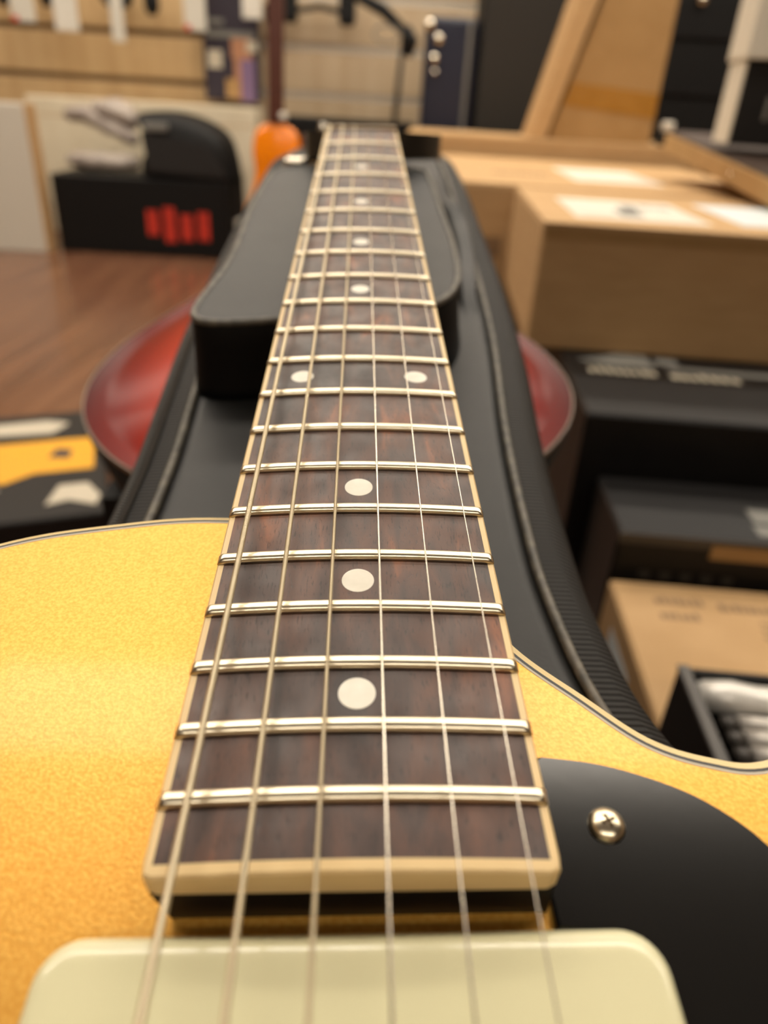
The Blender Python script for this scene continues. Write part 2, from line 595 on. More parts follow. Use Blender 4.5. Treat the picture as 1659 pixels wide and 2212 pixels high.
# binding: one rounded strip running up one side, across the end and down the other
def binding_strip():
    pts = []
    h1, h0 = hw(SL), hw(Y_END)
    for i in range(31):
        y = SL + (Y_END + 2.5 - SL) * i / 30
        pts.append((-hw(y), y, -hw(y) + 1.4, y))
    pts.append((-h0 + 0.25, Y_END + 0.6, -h0 + 1.4, Y_END + 1.8))
    pts.append((-h0 + 1.6, Y_END, -h0 + 1.5, Y_END + 1.85))
    for i in range(1, 12):
        x = (-h0 + 1.6) + (2 * h0 - 3.2) * i / 12
        pts.append((x, Y_END, x, Y_END + 1.85))
    pts.append((h0 - 1.6, Y_END, h0 - 1.5, Y_END + 1.85))
    pts.append((h0 - 0.25, Y_END + 0.6, h0 - 1.4, Y_END + 1.8))
    for i in range(30, -1, -1):
        y = SL + (Y_END + 2.5 - SL) * i / 30
        pts.append((hw(y), y, hw(y) - 1.4, y))
    verts, faces = [], []
    for xo, yo, xi, yi in pts:
        e = 0.35
        dx, dy = xi - xo, yi - yo
        L = math.hypot(dx, dy)
        xm, ym = xo + dx / L * e, yo + dy / L * e
        verts += [(xo, yo, -6.0), (xo, yo, crown(xo) - e), (xm, ym, crown(xm) + 0.0), (xi, yi, crown(xi) + 0.06), (xi, yi, -6.0)]
    n = 5
    for i in range(len(pts) - 1):
        for k in range(n):
            faces.append((i * n + k, i * n + (k + 1) % n, (i + 1) * n + (k + 1) % n, (i + 1) * n + k))
    faces += [tuple(range(n)), tuple((len(pts) - 1) * n + k for k in range(n))[::-1]]
    return mesh('fretboard_binding', [tuple(c / 1000 for c in v) for v in verts], faces, M['cream'], g)


binding_strip()


def make_fret(nf):
    y = fy(nf)
    h = hw(y) + 0.05
    xs = [-h, -h + 0.25, -h + 0.6, -h + 1.1]
    m = 22
    xs = xs + [-h + 1.6 + (2 * h - 3.2) * i / m for i in range(m + 1)] + [-v for v in xs[::-1]]
    scl = [0.12, 0.5, 0.82, 0.97] + [1.0] * (m + 1) + [0.97, 0.82, 0.5, 0.12]
    W, Hh, npf = 1.38, 1.25, 11
    verts, faces = [], []
    for x, s in zip(xs, scl):
        for k in range(npf):
            a = math.pi * k / (npf - 1)
            yy = W * math.copysign(abs(math.cos(a)) ** 0.75, math.cos(a))
            zz = Hh * (math.sin(a) ** 0.85) * s
            verts.append((x / 1000, (y + yy * (0.85 + 0.15 * s)) / 1000, (crown(x) + zz - 0.02) / 1000))
    for i in range(len(xs) - 1):
        for k in range(npf - 1):
            faces.append((i * npf + k, i * npf + k + 1, (i + 1) * npf + k + 1, (i + 1) * npf + k))
        faces.append((i * npf + npf - 1, i * npf, (i + 1) * npf, (i + 1) * npf + npf - 1))
    faces += [tuple(range(npf)), tuple((len(xs) - 1) * npf + k for k in range(npf))[::-1]]
    return mesh('fret', verts, faces, M['fret'], fb, True)


for nf in range(1, 21):
    make_fret(nf)


def dot(x, y, r=3.15):
    n = 28
    vs = [(0, 0, 0)]
    rings_ = []
    for rr, dz in ((r, -0.05), (r, 0.03), (r * 0.93, 0.06), (r * 0.5, 0.07)):
        rings_.append([Vector(((x + rr * math.cos(2 * math.pi * k / n)) / 1000, (y + rr * math.sin(2 * math.pi * k / n)) / 1000, (crown(x + rr * math.cos(2 * math.pi * k / n)) + dz) / 1000)) for k in range(n)])
    loft('dot_inlay', rings_, M['pearl'], fb, False)


for nf in (3, 5, 7, 9, 15, 17, 19):
    dot(0.35, (fy(nf) + fy(nf - 1)) / 2)
for s in (-1, 1):
    dot(0.2 + s * 15.9, (fy(12) + fy(11)) / 2)

# neck: tongue over the body, rounded back, nut, headstock
tongue = [(-26.6, -14.4), (-28.3, -6.0), (28.4, -6.0), (28.6, -14.4)]  # lower right corner widened in black to imitate shade beside the pickguard
loft('neck_tongue', [[Vector((x / 1000, (Y_END + 0.1) / 1000, z / 1000)) for x, z in tongue], [Vector((x / 1000, 0.300, z / 1000)) for x, z in tongue]], M['black'], g, False)
rings = []
for y in (285, 300, 330, 420, 520, 610, 630):
    h = hw(y) - 0.3
    dpt = 20.3 if y > 300 else 30
    ring = []
    for k_ in range(13):
        a = math.pi * k_ / 12
        ring.append(Vector((h * math.cos(a) / 1000, y / 1000, (-6.0 - dpt * math.sin(a) ** 0.9) / 1000)))
    rings.append(ring)
loft('neck', rings, M['neck_black'], g)
verts_nut = []
box('nut', (-0.0215, 0.62865, -0.006), (0.0215, 0.6330, 0.0013), M['bone'], g, 0.0006)
head_m = Matrix.Translation((0, 0.633, -0.0015)) @ Matrix.Rotation(math.radians(-14), 4, 'X')
hp = spline([(-22, 0), (-24, 14), (-36, 34), (-39, 60), (-38, 110), (-36, 160), (-26, 186), (4, 180), (30, 186), (46, 160), (53, 110), (55, 60), (45, 34), (24, 14), (22, 0), (0, 0)], 5)
hs = prism('headstock', [(p.x / 1000, p.y / 1000) for p in hp], -0.015, 0.0, M['neck_black'], g, 0.001)
hs.matrix_local = head_m
for i in range(6):
    y = 0.044 + 0.0165 * i
    post = lathe('tuning_post', [(0.003, -0.001), (0.003, 0.003), (0.0022, 0.004), (0.0028, 0.006), (0.0015, 0.0065), (0, 0.0065)], M['steel'], hs, 14, Matrix.Translation((-0.026 + 0.0003 * i, y, 0)))
    tube('tuner_shaft', [(-0.036, y + 0.02, -0.018), (-0.0440, y + 0.02, -0.018)], 0.0022, M['chrome'], hs, 10)
    lathe('tuner_button', [(0, -0.0095), (0.004, -0.0095), (0.0062, -0.006), (0.0062, 0.006), (0.004, 0.0095), (0, 0.0095)], M['chrome'], hs, 18, Matrix.Translation((-0.0450, y + 0.02, -0.018)) @ Matrix.Rotation(math.pi / 2, 4, 'Y') @ Matrix.Scale(0.62, 4, (1, 0, 0)))
    box('tuner_housing', (-0.036, y + 0.0125, -0.0205), (-0.017, y + 0.0275, -0.0151), M['chrome'], hs, 0.002)

# strings
gauge = (1.20, 0.95, 0.70, 0.46, 0.36, 0.28)
for i in range(6):
    xn, xb = (-18.5 + 37.0 * i / 5), (-25.0 + 50.0 * i / 5)
    r = gauge[i] / 2
    zn, zb = 1.9 + r * 0.2, 5.6
    pts = []
    for j in range(41):
        y = SL * (1 - j / 40)
        t = 1 - y / SL
        pts.append(((xn + (xb - xn) * t) / 1000, y / 1000, (zn + (zb - zn) * t) / 1000))
    yh = 0.044 + 0.0165 * i
    post = head_m @ Vector((-0.023, yh, 0.0045))
    tube('string', [tuple(post)] + pts + [((xb) / 1000, -0.045, -0.002)], r / 1000, M['wound%d' % i] if i < 3 else M['steel'], g, 10)

# pickup: soapbar cover with six pole screws


def round_rect(x0, x1, y0, y1, r, n=8):
    out = []
    for cx_, cy_, a0 in ((x1 - r, y1 - r, 0), (x0 + r, y1 - r, 90), (x0 + r, y0 + r, 180), (x1 - r, y0 + r, 270)):
        for k_ in range(n + 1):
            a = math.radians(a0 + 90 * k_ / n)
            out.append(Vector((cx_ + r * math.cos(a), cy_ + r * math.sin(a))))
    return out


prings = []
for d, z in ((0, -14.2), (0, -10.3), (0.12, -9.5), (0.45, -8.8), (0.95, -8.25), (1.6, -7.9), (2.5, -7.72), (4.0, -7.65)):
    prings.append(ring3(round_rect(-42.4 + d, 42.9 - d, 137 + d, 182.9 - d, 6.2 - d), z))
pku = loft('pickup_cover', prings, M['pickup'], g)
for p in pku.data.polygons:
    p.use_smooth = True
for i in range(6):
    lathe('pole_screw', [(0.0024, -0.0079), (0.0024, -0.0070), (0.0018, -0.0066), (0, -0.0065)], M['steel'], pku, 14, Matrix.Translation(((-23.5 + 47 * i / 5) / 1000, 0.159, 0)))

# pickguard with its screw
pgc = spline([(31.2, 212.0), (42.6, 210.2), (53.4, 206.2), (60.3, 201.7), (65.5, 195.9), (70.5, 186), (74, 170), (76, 140), (75, 100), (68, 66)], 6, closed=False)
pgc = [Vector((1.62 + (p.x - 1.62) * 0.9929, 142.5 + (p.y - 142.5) * 0.9929)) for p in pgc]
pg = [(p.x / 1000, p.y / 1000) for p in pgc] + [(0.0434, 0.064), (0.0434, 0.1786), (0.0418, 0.1834), (0.0293, 0.1838), (0.0290, 0.1965)]
guard = prism('pickguard', pg, -0.0142, -0.0122, M['guard'], g, 0.0006, 1)
edge = [Vector((p.x, p.y)) for p in pgc]
loops = []
for p, q in zip(edge, edge[1:] + [edge[-1] + (edge[-1] - edge[-2])]):
    t = (q - p).normalized()
    nrm = Vector((-t.y, t.x))
    loops.append([Vector(((p.x + nrm.x * o_) / 1000, (p.y + nrm.y * o_) / 1000, z_ / 1000)) for o_, z_ in ((0.05, -14.2), (0.5, -14.2), (0.05, -12.8))])
loft('guard_bevel', loops, M['guard_edge'], guard, False)
scm = Matrix.Translation((0.0403, 0.1991, -0.0122))
screw = lathe('screw', [(0.0028, -0.0005), (0.0030, 0.0002), (0.0028, 0.0007), (0.0022, 0.0012), (0.0013, 0.0016), (0, 0.0017)], M['screw'], guard, 28, scm)
for a in (0.35, 0.35 + math.pi / 2):
    rm = scm @ Matrix.Rotation(a, 4, 'Z')
    cs = [rm @ Vector((x, y, z)) for x, y, z in ((-0.0012, -0.00026, 0.00125), (0.0012, -0.00026, 0.00125), (0.0012, 0.00026, 0.00125), (-0.0012, 0.00026, 0.00125), (-0.0011, -0.0002, 0.00180), (0.0011, -0.0002, 0.00180), (0.0011, 0.0002, 0.00180), (-0.0011, 0.0002, 0.00180))]
    mesh('cross_shade', cs, [(3, 2, 1, 0), (4, 5, 6, 7), (0, 1, 5, 4), (1, 2, 6, 5), (2, 3, 7, 6), (3, 0, 4, 7)], M['slot_shade'], screw)  # raised dark bars painted in place of a shaded recess

# bridge and tailpiece (below the picture's lower edge)
box('bridge', (-0.039, -0.007, -0.0142), (0.039, 0.007, 0.0045), M['chrome'], g, 0.002)
box('tailpiece', (-0.045, -0.052, -0.0142), (0.045, -0.038, -0.0015), M['chrome'], g, 0.003)
for kx, ky in ((0.095, -0.02), (0.125, -0.075), (0.07, -0.09), (0.10, -0.14)):
    lathe('control_knob', [(0.0125, -0.0142), (0.012, -0.002), (0.0105, 0.001), (0, 0.0012)], M['gold'], g, 24, Matrix.Translation((kx, ky, 0)))

# ================================================================== the gig bag below the guitar
bag = thing('gig_bag', 'black padded gig bag with raised front pocket under the gold guitar neck', 'gig bag', G_MAT)
bo = spline([(50, 864), (74, 856), (84, 826), (87, 750), (87, 674), (86.7, 560), (84, 470), (78, 390), (76, 330), (77, 295), (84, 256), (104, 222), (150, 160), (185, 50), (195, -80), (172, -220), (95, -285), (0, -295),
             (-95, -285), (-172, -220), (-195, -80), (-185, 50), (-150, 170), (-112, 262), (-94, 312), (-90, 360), (-91, 420), (-92.6, 495), (-90, 620), (-84, 770), (-76, 844), (-52, 864), (0, 866)], 6)
prof = [(14, -128), (5, -124), (0.5, -112), (0, -92), (0, -80), (1.5, -72), (5, -66.5), (10, -63.5), (18, -63.0)]
loft('bag_body', [ring3(inset(bo, d), z) for d, z in prof], M['nylon'], bag)
tp = inset(bo, 21)
loft('top_panel', [ring3(inset(bo, 19), -64.5), ring3(tp, -62.0), ring3(inset(bo, 25), -61.4)], M['vinyl'], bag)
tube('edge_piping', [Vector((p.x / 1000, p.y / 1000, -0.0612)) for p in inset(bo, 19.0)], 0.0017, M['piping'], bag, 8, True)
# zip along the left flank
zl = [p for p in inset(bo, 1.2) if -93 < p.x < -60 and 318 < p.y < 850]
zl.sort(key=lambda p: p.y)
lo_, hi_ = [], []
for off, z in ((-1.0, -91), (-2.2, -80), (0.5, -71.5), (4.5, -66.0), (8, -63.0)):
    lo_.append([Vector(((p.x + off) / 1000, p.y / 1000, z / 1000)) for p in zl])
vs, fs = [], []
for r_ in lo_:
    vs += r_
n_ = len(zl)
for a in range(len(lo_) - 1):
    for i in range(n_ - 1):
        fs.append((a * n_ + i, a * n_ + i + 1, (a + 1) * n_ + i + 1, (a + 1) * n_ + i))
mesh('zip_tape', vs, fs, M['zip'], bag, True)
tube('zip_coil', [Vector(((p.x + 2.2) / 1000, p.y / 1000, -0.0688)) for p in zl], 0.0022, M['zip'], bag, 8)
# front pocket: raised block the neck rests on
po = spline([(-58, 668), (-63, 640), (-66, 575), (-66, 520), (-68, 485), (-73, 450), (-72, 434), (-60, 428), (-30, 432), (0, 436), (30, 446), (46, 470), (50, 520), (48, 600), (46, 650), (40, 672), (0, 676), (-40, 676)], 6)
po = [Vector((1.62 + (p.x - 1.62) * 0.955, 142.5 + (p.y - 142.5) * 0.955)) for p in po]
pr = [(-2.5, -61.3), (-1.5, -57), (-0.5, -46), (0.2, -38), (0.6, -30), (1.6, -28.0)]
loft('front_pocket', [ring3(inset(po, d), z) for d, z in pr], M['pocket_side'], bag)
loft('pocket_flap', [ring3(inset(po, 1.2), -29.0), ring3(inset(po, 1.6), -27.6), ring3(inset(po, 2.6), -27.0)], M['vinyl'], bag)
tube('pocket_piping', [Vector((p.x / 1000, p.y / 1000, -0.0276)) for p in inset(po, 1.6)], 0.0016, M['piping'], bag, 8, True)
# wrinkled carry strap along the right flank
st = spline([(52, 740, -60), (56, 690, -55), (62, 640, -54), (63, 590, -56), (59, 530, -59), (56, 480, -69)], 6, closed=False)
verts, faces = [], []
for i, p in enumerate(st):
    wd = 1.0 - 0.35 * i / (len(st) - 1)
    for dx, dz in ((-8, -4), (-6, 1.5), (-3, 3.0), (0, 0.8), (4, 3.4), (7, 1.0), (8.5, -4)):
        verts.append(((p.x + dx * wd) / 1000, p.y / 1000, (p.z + dz + 0.9 * math.sin(i * 0.9 + dx)) / 1000))
for i in range(len(st) - 1):
    for k_ in range(6):
        faces.append((i * 7 + k_, i * 7 + k_ + 1, (i + 1) * 7 + k_ + 1, (i + 1) * 7 + k_))
mesh('strap', verts, faces, M['vinyl'], bag, True)

# ================================================================== red guitar under the bag and the black bench carrying it
R_MAT = G_MAT @ Matrix.Translation((-0.021, 0.580, -0.150))
rg = thing('archtop_guitar', 'dark red sunburst guitar with pale edge binding half hidden under the gig bag', 'guitar', R_MAT)
ro = spline([(0, -128), (60, -122), (115, -95), (152, -50), (166, 0), (158, 55), (134, 105), (108, 155), (96, 205), (94, 250), (88, 300), (65, 330), (30, 338), (0, 340), (-30, 338), (-65, 330), (-88, 300), (-96, 250), (-102, 205), (-118, 155), (-142, 105), (-161, 55), (-166, 0), (-152, -50), (-115, -95), (-60, -122)], 6)
arch = [(1.6, 0), (4, -0.4), (12, -0.6), (22, 1.5), (36, 4.5), (54, 8.0), (74, 10.5), (92, 11.5)]
cx = Vector((0, 0.06))


def shrink(poly, d):
    """towards the middle of the body, keeping the outline simple"""
    out = []
    for p in poly:
        c = Vector((0, max(-40, min(240, p.y))))
        v = Vector((p.x, p.y)) - c
        L = v.length
        out.append(c + v * max(0.02, (L - d) / L))
    return out


loft('carved_top', [ring3(shrink(ro, d), z) for d, z in arch], M['sunburst'], rg)
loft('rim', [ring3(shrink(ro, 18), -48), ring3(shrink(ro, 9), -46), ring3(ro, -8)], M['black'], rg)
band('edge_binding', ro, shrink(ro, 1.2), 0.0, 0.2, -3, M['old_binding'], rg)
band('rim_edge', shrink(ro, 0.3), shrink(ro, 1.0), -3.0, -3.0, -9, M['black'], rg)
rings = []
for y, h in ((330, 28), (420, 26), (600, 22)):
    rings.append([Vector((h * math.cos(math.pi * 2 * k_ / 12) / 1000, y / 1000, (-22 + 13 * math.sin(math.pi * 2 * k_ / 12)) / 1000)) for k_ in range(12)])
loft('neck', rings, M['brown_wood'], rg)

# bench: black, flat-sided, sloping top parallel to the guitar
bench = thing('bench', 'black flat-sided bench with sloping top under the red guitar', 'bench', at((0, 0, 0)))


def bench_pt(x, y, z=-0.1995):
    return G_MAT @ Vector((x, y, z))


top4 = [bench_pt(-0.172, 0.52), bench_pt(0.130, 0.52), bench_pt(0.095, 0.95), bench_pt(-0.140, 0.95)]
low4 = [p - Vector((0, 0, 0.02)) for p in top4]
mesh('bench_top', low4 + top4, [(3, 2, 1, 0), (4, 5, 6, 7), (0, 1, 5, 4), (1, 2, 6, 5), (2, 3, 7, 6), (3, 0, 4, 7)], M['black'], bench)
mid = sum(low4, Vector()) / 4
up4 = [mid + (p - mid) * 0.97 - Vector((0, 0, 0.0005)) for p in low4]
for p, q in zip(up4, low4):
    p.z = q.z - 0.001
gr4 = [Vector((p.x, p.y, 0.0)) for p in up4]
mesh('bench_body', gr4 + up4, [(3, 2, 1, 0), (4, 5, 6, 7), (0, 1, 5, 4), (1, 2, 6, 5), (2, 3, 7, 6), (3, 0, 4, 7)], M['black'], bench)

# ================================================================== boxes on the right
def carton(name, label, p, w_, d_, h_, yaw, body_mat, cat='box', flap=True, lid=None):
    """p = front-left-bottom corner, depth along +y"""
    t = thing(name, label, cat, at(p, yaw))
    box('carton_body', (0, 0, 0), (w_, d_, h_ - (0.004 if flap else 0)), body_mat, t, 0.003, 1)
    if flap:
        box('top_flap', (0.001, 0.001, h_ - 0.0038), (w_ - 0.001, d_ / 2 - 0.002, h_), body_mat, t)
        box('top_flap', (0.001, d_ / 2 + 0.002, h_ - 0.0038), (w_ - 0.001, d_ - 0.001, h_), body_mat, t)
    return t


def mark(t, name, lo, hi, m, bev=0.0):
    return box(name, lo, hi, m, t, bev, 1)


def text_row(t, name, x0, x1, y0, y1, z, m, n, seed=1):
    """a line of blurred lettering: one small raised patch for each character"""
    rnd = random.Random(seed)
    step = (x1 - x0) / n
    for i in range(n):
        h = (y1 - y0) * rnd.uniform(0.65, 1.0)
        box(name, (x0 + i * step, y0, z), (x0 + (i + rnd.uniform(0.6, 0.85)) * step, y0 + h, z + 0.0004), m, t)


YAW = math.radians(-3.0)
# nearest, lowest: tan carton with grey print, silver tubes in a tray on it
tan = carton('cardboard_box', 'tan cardboard box with grey print, standing lowest and nearest on the right', (0.232, 0.40, 0.0), 0.50, 0.245, 0.200, YAW, M['card'], flap=False)
text_row(tan, 'letter', 0.040, 0.092, 0.208, 0.220, 0.2, M['ink_brown'], 7, 1)
text_row(tan, 'letter', 0.104, 0.176, 0.204, 0.216, 0.2, M['ink_brown'], 10, 2)
text_row(tan, 'letter', 0.040, 0.080, 0.182, 0.194, 0.2, M['ink_brown'], 6, 3)
text_row(tan, 'letter', 0.138, 0.27, 0.186, 0.191, 0.2, M['ink_brown'], 20, 4)
text_row(tan, 'letter', 0.136, 0.27, 0.174, 0.179, 0.2, M['ink_brown'], 20, 5)
text_row(tan, 'letter', 0.134, 0.27, 0.162, 0.167, 0.2, M['ink_brown'], 20, 6)
mark(tan, 'side_label', (-0.0005, 0.12, 0.10), (0.001, 0.20, 0.17), M['paper_blue'])

# ---- black boxes behind it
b2 = carton('black_carton', 'low black carton with brown tape strip right behind the tan box', (0.250, 0.660, 0.0), 0.55, 0.135, 0.250, YAW, M['black_box'], flap=False)
mark(b2, 'lid_edge', (0, -0.001, 0.238), (0.55, 0.001, 0.25), M['dark_grey'])
mark(b2, 'tape_strip', (0.098, -0.0012, 0.226), (0.54, 0.001, 0.243), M['card_dark'])
mark(b2, 'logo', (0.155, 0.045, 0.25), (0.185, 0.075, 0.2504), M['ink'])
mark(b2, 'logo', (0.150, 0.015, 0.25), (0.195, 0.038, 0.2504), M['ink'])
for i in range(5):
    mark(b2, 'front_mark', (0.03 + 0.022 * i, -0.0012, 0.196), (0.042 + 0.022 * i, 0.001, 0.204), M['dark_grey'])

b1 = carton('black_carton', 'wide black carton with pale lettering under the big cardboard box', (0.232, 0.805, 0.0), 0.62, 0.60, 0.325, YAW, M['black_box'], flap=False)
Z1 = 0.325


# ---- cardboard boxes B (front), A (long, behind), C (behind A)
bB = carton('cardboard_box', 'large cardboard box with white shipping labels resting on the black carton', (0.195, 1.062, Z1 + 0.0005), 0.70, 0.50, 0.5 - Z1, YAW, M['card'])
hB = 0.5 - Z1
mark(bB, 'lid_lip', (0.0, -0.004, hB - 0.006), (0.70, 0.002, hB), M['card'])
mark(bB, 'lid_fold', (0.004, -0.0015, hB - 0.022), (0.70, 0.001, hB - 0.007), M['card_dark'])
mark(bB, 'shipping_label', (0.055, 0.07, hB), (0.25, 0.33, hB + 0.0006), M['paper'])
mark(bB, 'shipping_label', (0.30, 0.09, hB), (0.46, 0.36, hB + 0.0006), M['paper_blue'])
mark(bB, 'label_print', (0.13, 0.12, hB + 0.0006), (0.165, 0.20, hB + 0.0009), M['ink'])
mark(bB, 'label_print', (0.15, 0.20, hB + 0.0006), (0.175, 0.26, hB + 0.0009), M['ink'])
text_row(bB, 'label_letter', 0.07, 0.12, 0.10, 0.12, hB + 0.0006, M['white_ink'], 6, 11)
text_row(bB, 'label_letter', 0.185, 0.235, 0.24, 0.27, hB + 0.0006, M['ink'], 5, 12)
bA = carton('cardboard_box', 'long cardboard box reaching left behind the gig bag end', (0.02, 1.60, 0.0), 0.80, 0.95, 0.5, math.radians(-2), M['card'])
mark(bA, 'shipping_label', (0.36, 0.20, 0.5), (0.56, 0.60, 0.5006), M['paper'])
text_row(bA, 'letter', 0.18, 0.32, 0.30, 0.36, 0.5, M['ink_brown'], 9, 13)
mark(bA, 'front_print', (0.12, -0.0008, 0.36), (0.19, 0.001, 0.40), M['ink_brown'])
bC = carton('cardboard_box', 'cardboard box at the back below the dark speaker cabinet', (0.0, 2.60, 0.0), 0.95, 0.55, 0.553, math.radians(-2), M['card'])



# ---- tilted dark board with a cardboard edge, small boxes standing on it
dk = thing('lidded_carton', 'dark topped flat carton tilted on the cardboard boxes', 'box', at((0.634, 1.30, 0.502), math.radians(0), math.radians(4.9)))
box('carton_side', (0.0, 0.0, 0.0), (0.75, 0.72, 0.038), M['card_dark'], dk, 0.002, 1)
box('dark_lid', (0.004, 0.004, 0.038), (0.75, 0.72, 0.044), M['brown_dark'], dk, 0.001, 1)
lathe('rivet', [(0.004, -0.001), (0.0035, 0.002), (0, 0.003)], M['chrome'], dk, 12, Matrix.Translation((0, 0.27, 0.018)) @ Matrix.Rotation(-math.pi / 2, 4, 'Y'))
e1 = thing('black_carton', 'small black carton with white side standing on the dark lid at right', 'box', at((0.640, 1.64, 0.593), math.radians(-6)))
box('carton_body', (0.002, 0.0, 0), (0.26, 0.11, 0.145), M['black_box'], e1, 0.002, 1)
box('white_side', (-0.001, 0.001, 0.002), (0.002, 0.109, 0.143), M['white_panel'], e1)
for i in range(5):
    box('script_stroke', (0.055 + 0.024 * i, -0.001, 0.045 + 0.006 * (i % 2)), (0.062 + 0.024 * i, 0.001, 0.085 - 0.008 * (i % 3)), M['ink'], e1)
f1 = thing('white_carton', 'white carton with small grey print stacked on the small black carton', 'box', at((0.632, 1.63, 0.739), math.radians(-6)))
box('carton_body', (0, 0, 0), (0.28, 0.13, 0.24), M['white_panel'], f1, 0.002, 1)
for i in range(3):
    box('printed_line', (0.045, -0.001, 0.120 + 0.022 * i), (0.085, 0.001, 0.130 + 0.022 * i), M['ink'], f1)

# ---- tall leaning carton on the back box
zc = 0.5545
tl = thing('tall_carton', 'tall slanted cardboard carton with a tape band standing behind the boxes', 'box', at((0, 2.72, zc)))
vs = []
for y in (0.0, 0.20):
    vs += [(0.471, y, 0), (0.807, y, 0), (0.807, y, 0.80), (0.692, y, 0.80)]
mesh('carton_face', vs, [(0, 1, 2, 3), (7, 6, 5, 4), (0, 4, 5, 1), (1, 5, 6, 2), (2, 6, 7, 3), (3, 7, 4, 0)], M['card_dark'], tl)
vs = []
for y in (-0.02, 0.20):
    vs += [(0.408, y, 0), (0.458, y, 0), (0.672, y, 0.80), (0.600, y, 0.80)]
mesh('side_flap', vs, [(0, 1, 2, 3), (7, 6, 5, 4), (0, 4, 5, 1), (1, 5, 6, 2), (2, 6, 7, 3), (3, 7, 4, 0)], M['card'], tl)
vs = []
for y in (-0.0015, 0.001):
    vs += [(0.502, y, 0.10), (0.8068, y, 0.075), (0.8068, y, 0.145), (0.522, y, 0.165)]
mesh('tape_band', vs, [(0, 1, 2, 3), (7, 6, 5, 4), (0, 4, 5, 1), (1, 5, 6, 2), (2, 6, 7, 3), (3, 7, 4, 0)], M['tape'], tl)
sb = thing('small_bottle', 'small black bottle with pale cap beside the tall carton foot', 'bottle', at((0.850, 2.70, 0.5545)))
lathe('bottle_body', [(0.0, 0), (0.026, 0.0), (0.028, 0.004), (0.028, 0.034), (0.020, 0.042), (0.016, 0.044)], M['black'], sb, 20)
lathe('cap', [(0.018, 0.044), (0.020, 0.047), (0.020, 0.066), (0.017, 0.070), (0, 0.070)], M['paper'], sb, 20)
text_row(b1, 'letter', 0.030, 0.125, 0.160, 0.186, Z1, M['white_ink'], 8, 7)
text_row(b1, 'letter', 0.140, 0.235, 0.155, 0.180, Z1, M['white_ink'], 7, 8)
prism('brush_stroke', [(0.02, 0.215), (0.07, 0.192), (0.128, 0.195), (0.125, 0.25), (0.09, 0.262), (0.06, 0.235)], Z1 - 0.001, Z1 + 0.0003, M['ink'], b1)
mark(b1, 'brush_stroke', (0.135, 0.215, Z1), (0.165, 0.245, Z1 + 0.0003), M['ink'])
prism('brush_stroke', [(0.14, 0.190), (0.30, 0.186), (0.60, 0.150), (0.61, 0.215), (0.40, 0.222), (0.30, 0.205), (0.15, 0.205)], Z1 - 0.001, Z1 + 0.0003, M['ink'], b1)
text_row(b1, 'small_letter', 0.245, 0.315, 0.055, 0.078, Z1, M['dark_grey'], 7, 9)

# ---- black rack behind, speaker cabinet, blue-black case
rk = thing('equipment_rack', 'black equipment rack in the dark behind the tall carton', 'rack', at((0.93, 3.35, 0)))
box('rack_body', (0, 0, 0), (0.9, 0.45, 1.5), M['black'], rk, 0.005, 1)
for i in range(4):
    box('rack_shelf', (0.02, -0.012, 0.72 + 0.19 * i), (0.88, 0.001, 0.74 + 0.19 * i), M['black_box'], rk)
lathe('metal_knob', [(0.02, 0), (0.018, 0.02), (0, 0.022)], M['chrome'], rk, 16, Matrix.Translation((0.15, 0, 1.03)) @ Matrix.Rotation(math.pi / 2, 4, 'X'))
cb_ = thing('speaker_cabinet', 'tall dark speaker cabinet standing behind the cardboard boxes', 'speaker', at((0.262, 3.32, 0)))
box('cabinet_shell', (0, 0, 0), (0.56, 0.36, 1.25), M['black'], cb_, 0.006, 2)
box('grille_cloth', (0.012, -0.008, 0.03), (0.548, 0.001, 1.22), M['cabinet'], cb_, 0.003, 1)
cs_ = thing('instrument_case', 'blue-black instrument case with chrome latches standing by the speaker', 'case', at((0.050, 3.34, 0)))
box('case_shell', (0, 0, 0), (0.205, 0.30, 0.93), M['blue_case'], cs_, 0.02, 3)
box('case_rim', (0.165, -0.006, 0.02), (0.180, 0.302, 0.92), M['ink'], cs_, 0.003, 1)
for lx, lz, lr in ((0.015, 0.90, 0.020), (0.052, 0.855, 0.020), (0.040, 0.79, 0.018), (0.045, 0.745, 0.012)):
    lathe('latch', [(lr, -0.002), (lr, 0.008), (lr * 0.7, 0.014), (0, 0.016)], M['chrome'], cs_, 16, Matrix.Translation((lx, 0, lz)) @ Matrix.Rotation(math.pi / 2, 4, 'X'))

# ---- microphone boom stand
ms = thing('microphone_stand', 'black microphone boom stand in front of the pale slat wall', 'mic stand', at((-0.058, 3.22, 0)))
tube('pole', [(0, 0, 0.05), (0.010, 0, 0.60), (0.026, 0, 0.86)], [0.012, 0.011, 0.008], M['black'], ms, 12)
for a in (0.4, 2.5, 4.6):
    tube('leg', [(0, 0, 0.10), (0.06 * math.cos(a), 0.06 * math.sin(a), 0.010)], 0.008, M['black'], ms, 8)
tube('clutch', [(0.044, 0, 0.785), (0.056, 0, 0.835), (0.030, 0, 0.876)], [0.016, 0.027, 0.020], M['black'], ms, 12)
tube('boom_arm', [(0.044, 0, 0.85), (-0.055, -0.01, 0.925), (-0.33, -0.03, 1.03)], [0.018, 0.022, 0.013], M['black'], ms, 10)
tube('cable_loop', [(-0.037 + 0.05 * math.cos(2 * math.pi * i / 16), -0.03, 0.85 + 0.027 * math.sin(2 * math.pi * i / 16)) for i in range(16)], 0.0045, M['ink'], ms, 6, True)
hp_ = thing('headphones', 'black headphones hanging on the pale slat wall', 'headphones', at((-0.42, 3.90, 1.02)))
tube('headband', [(-0.135, 0, 0.0), (-0.12, 0, 0.12), (-0.05, 0, 0.19), (0.05, 0, 0.19), (0.12, 0, 0.12), (0.135, 0, 0.0)], 0.012, M['black'], hp_, 8)
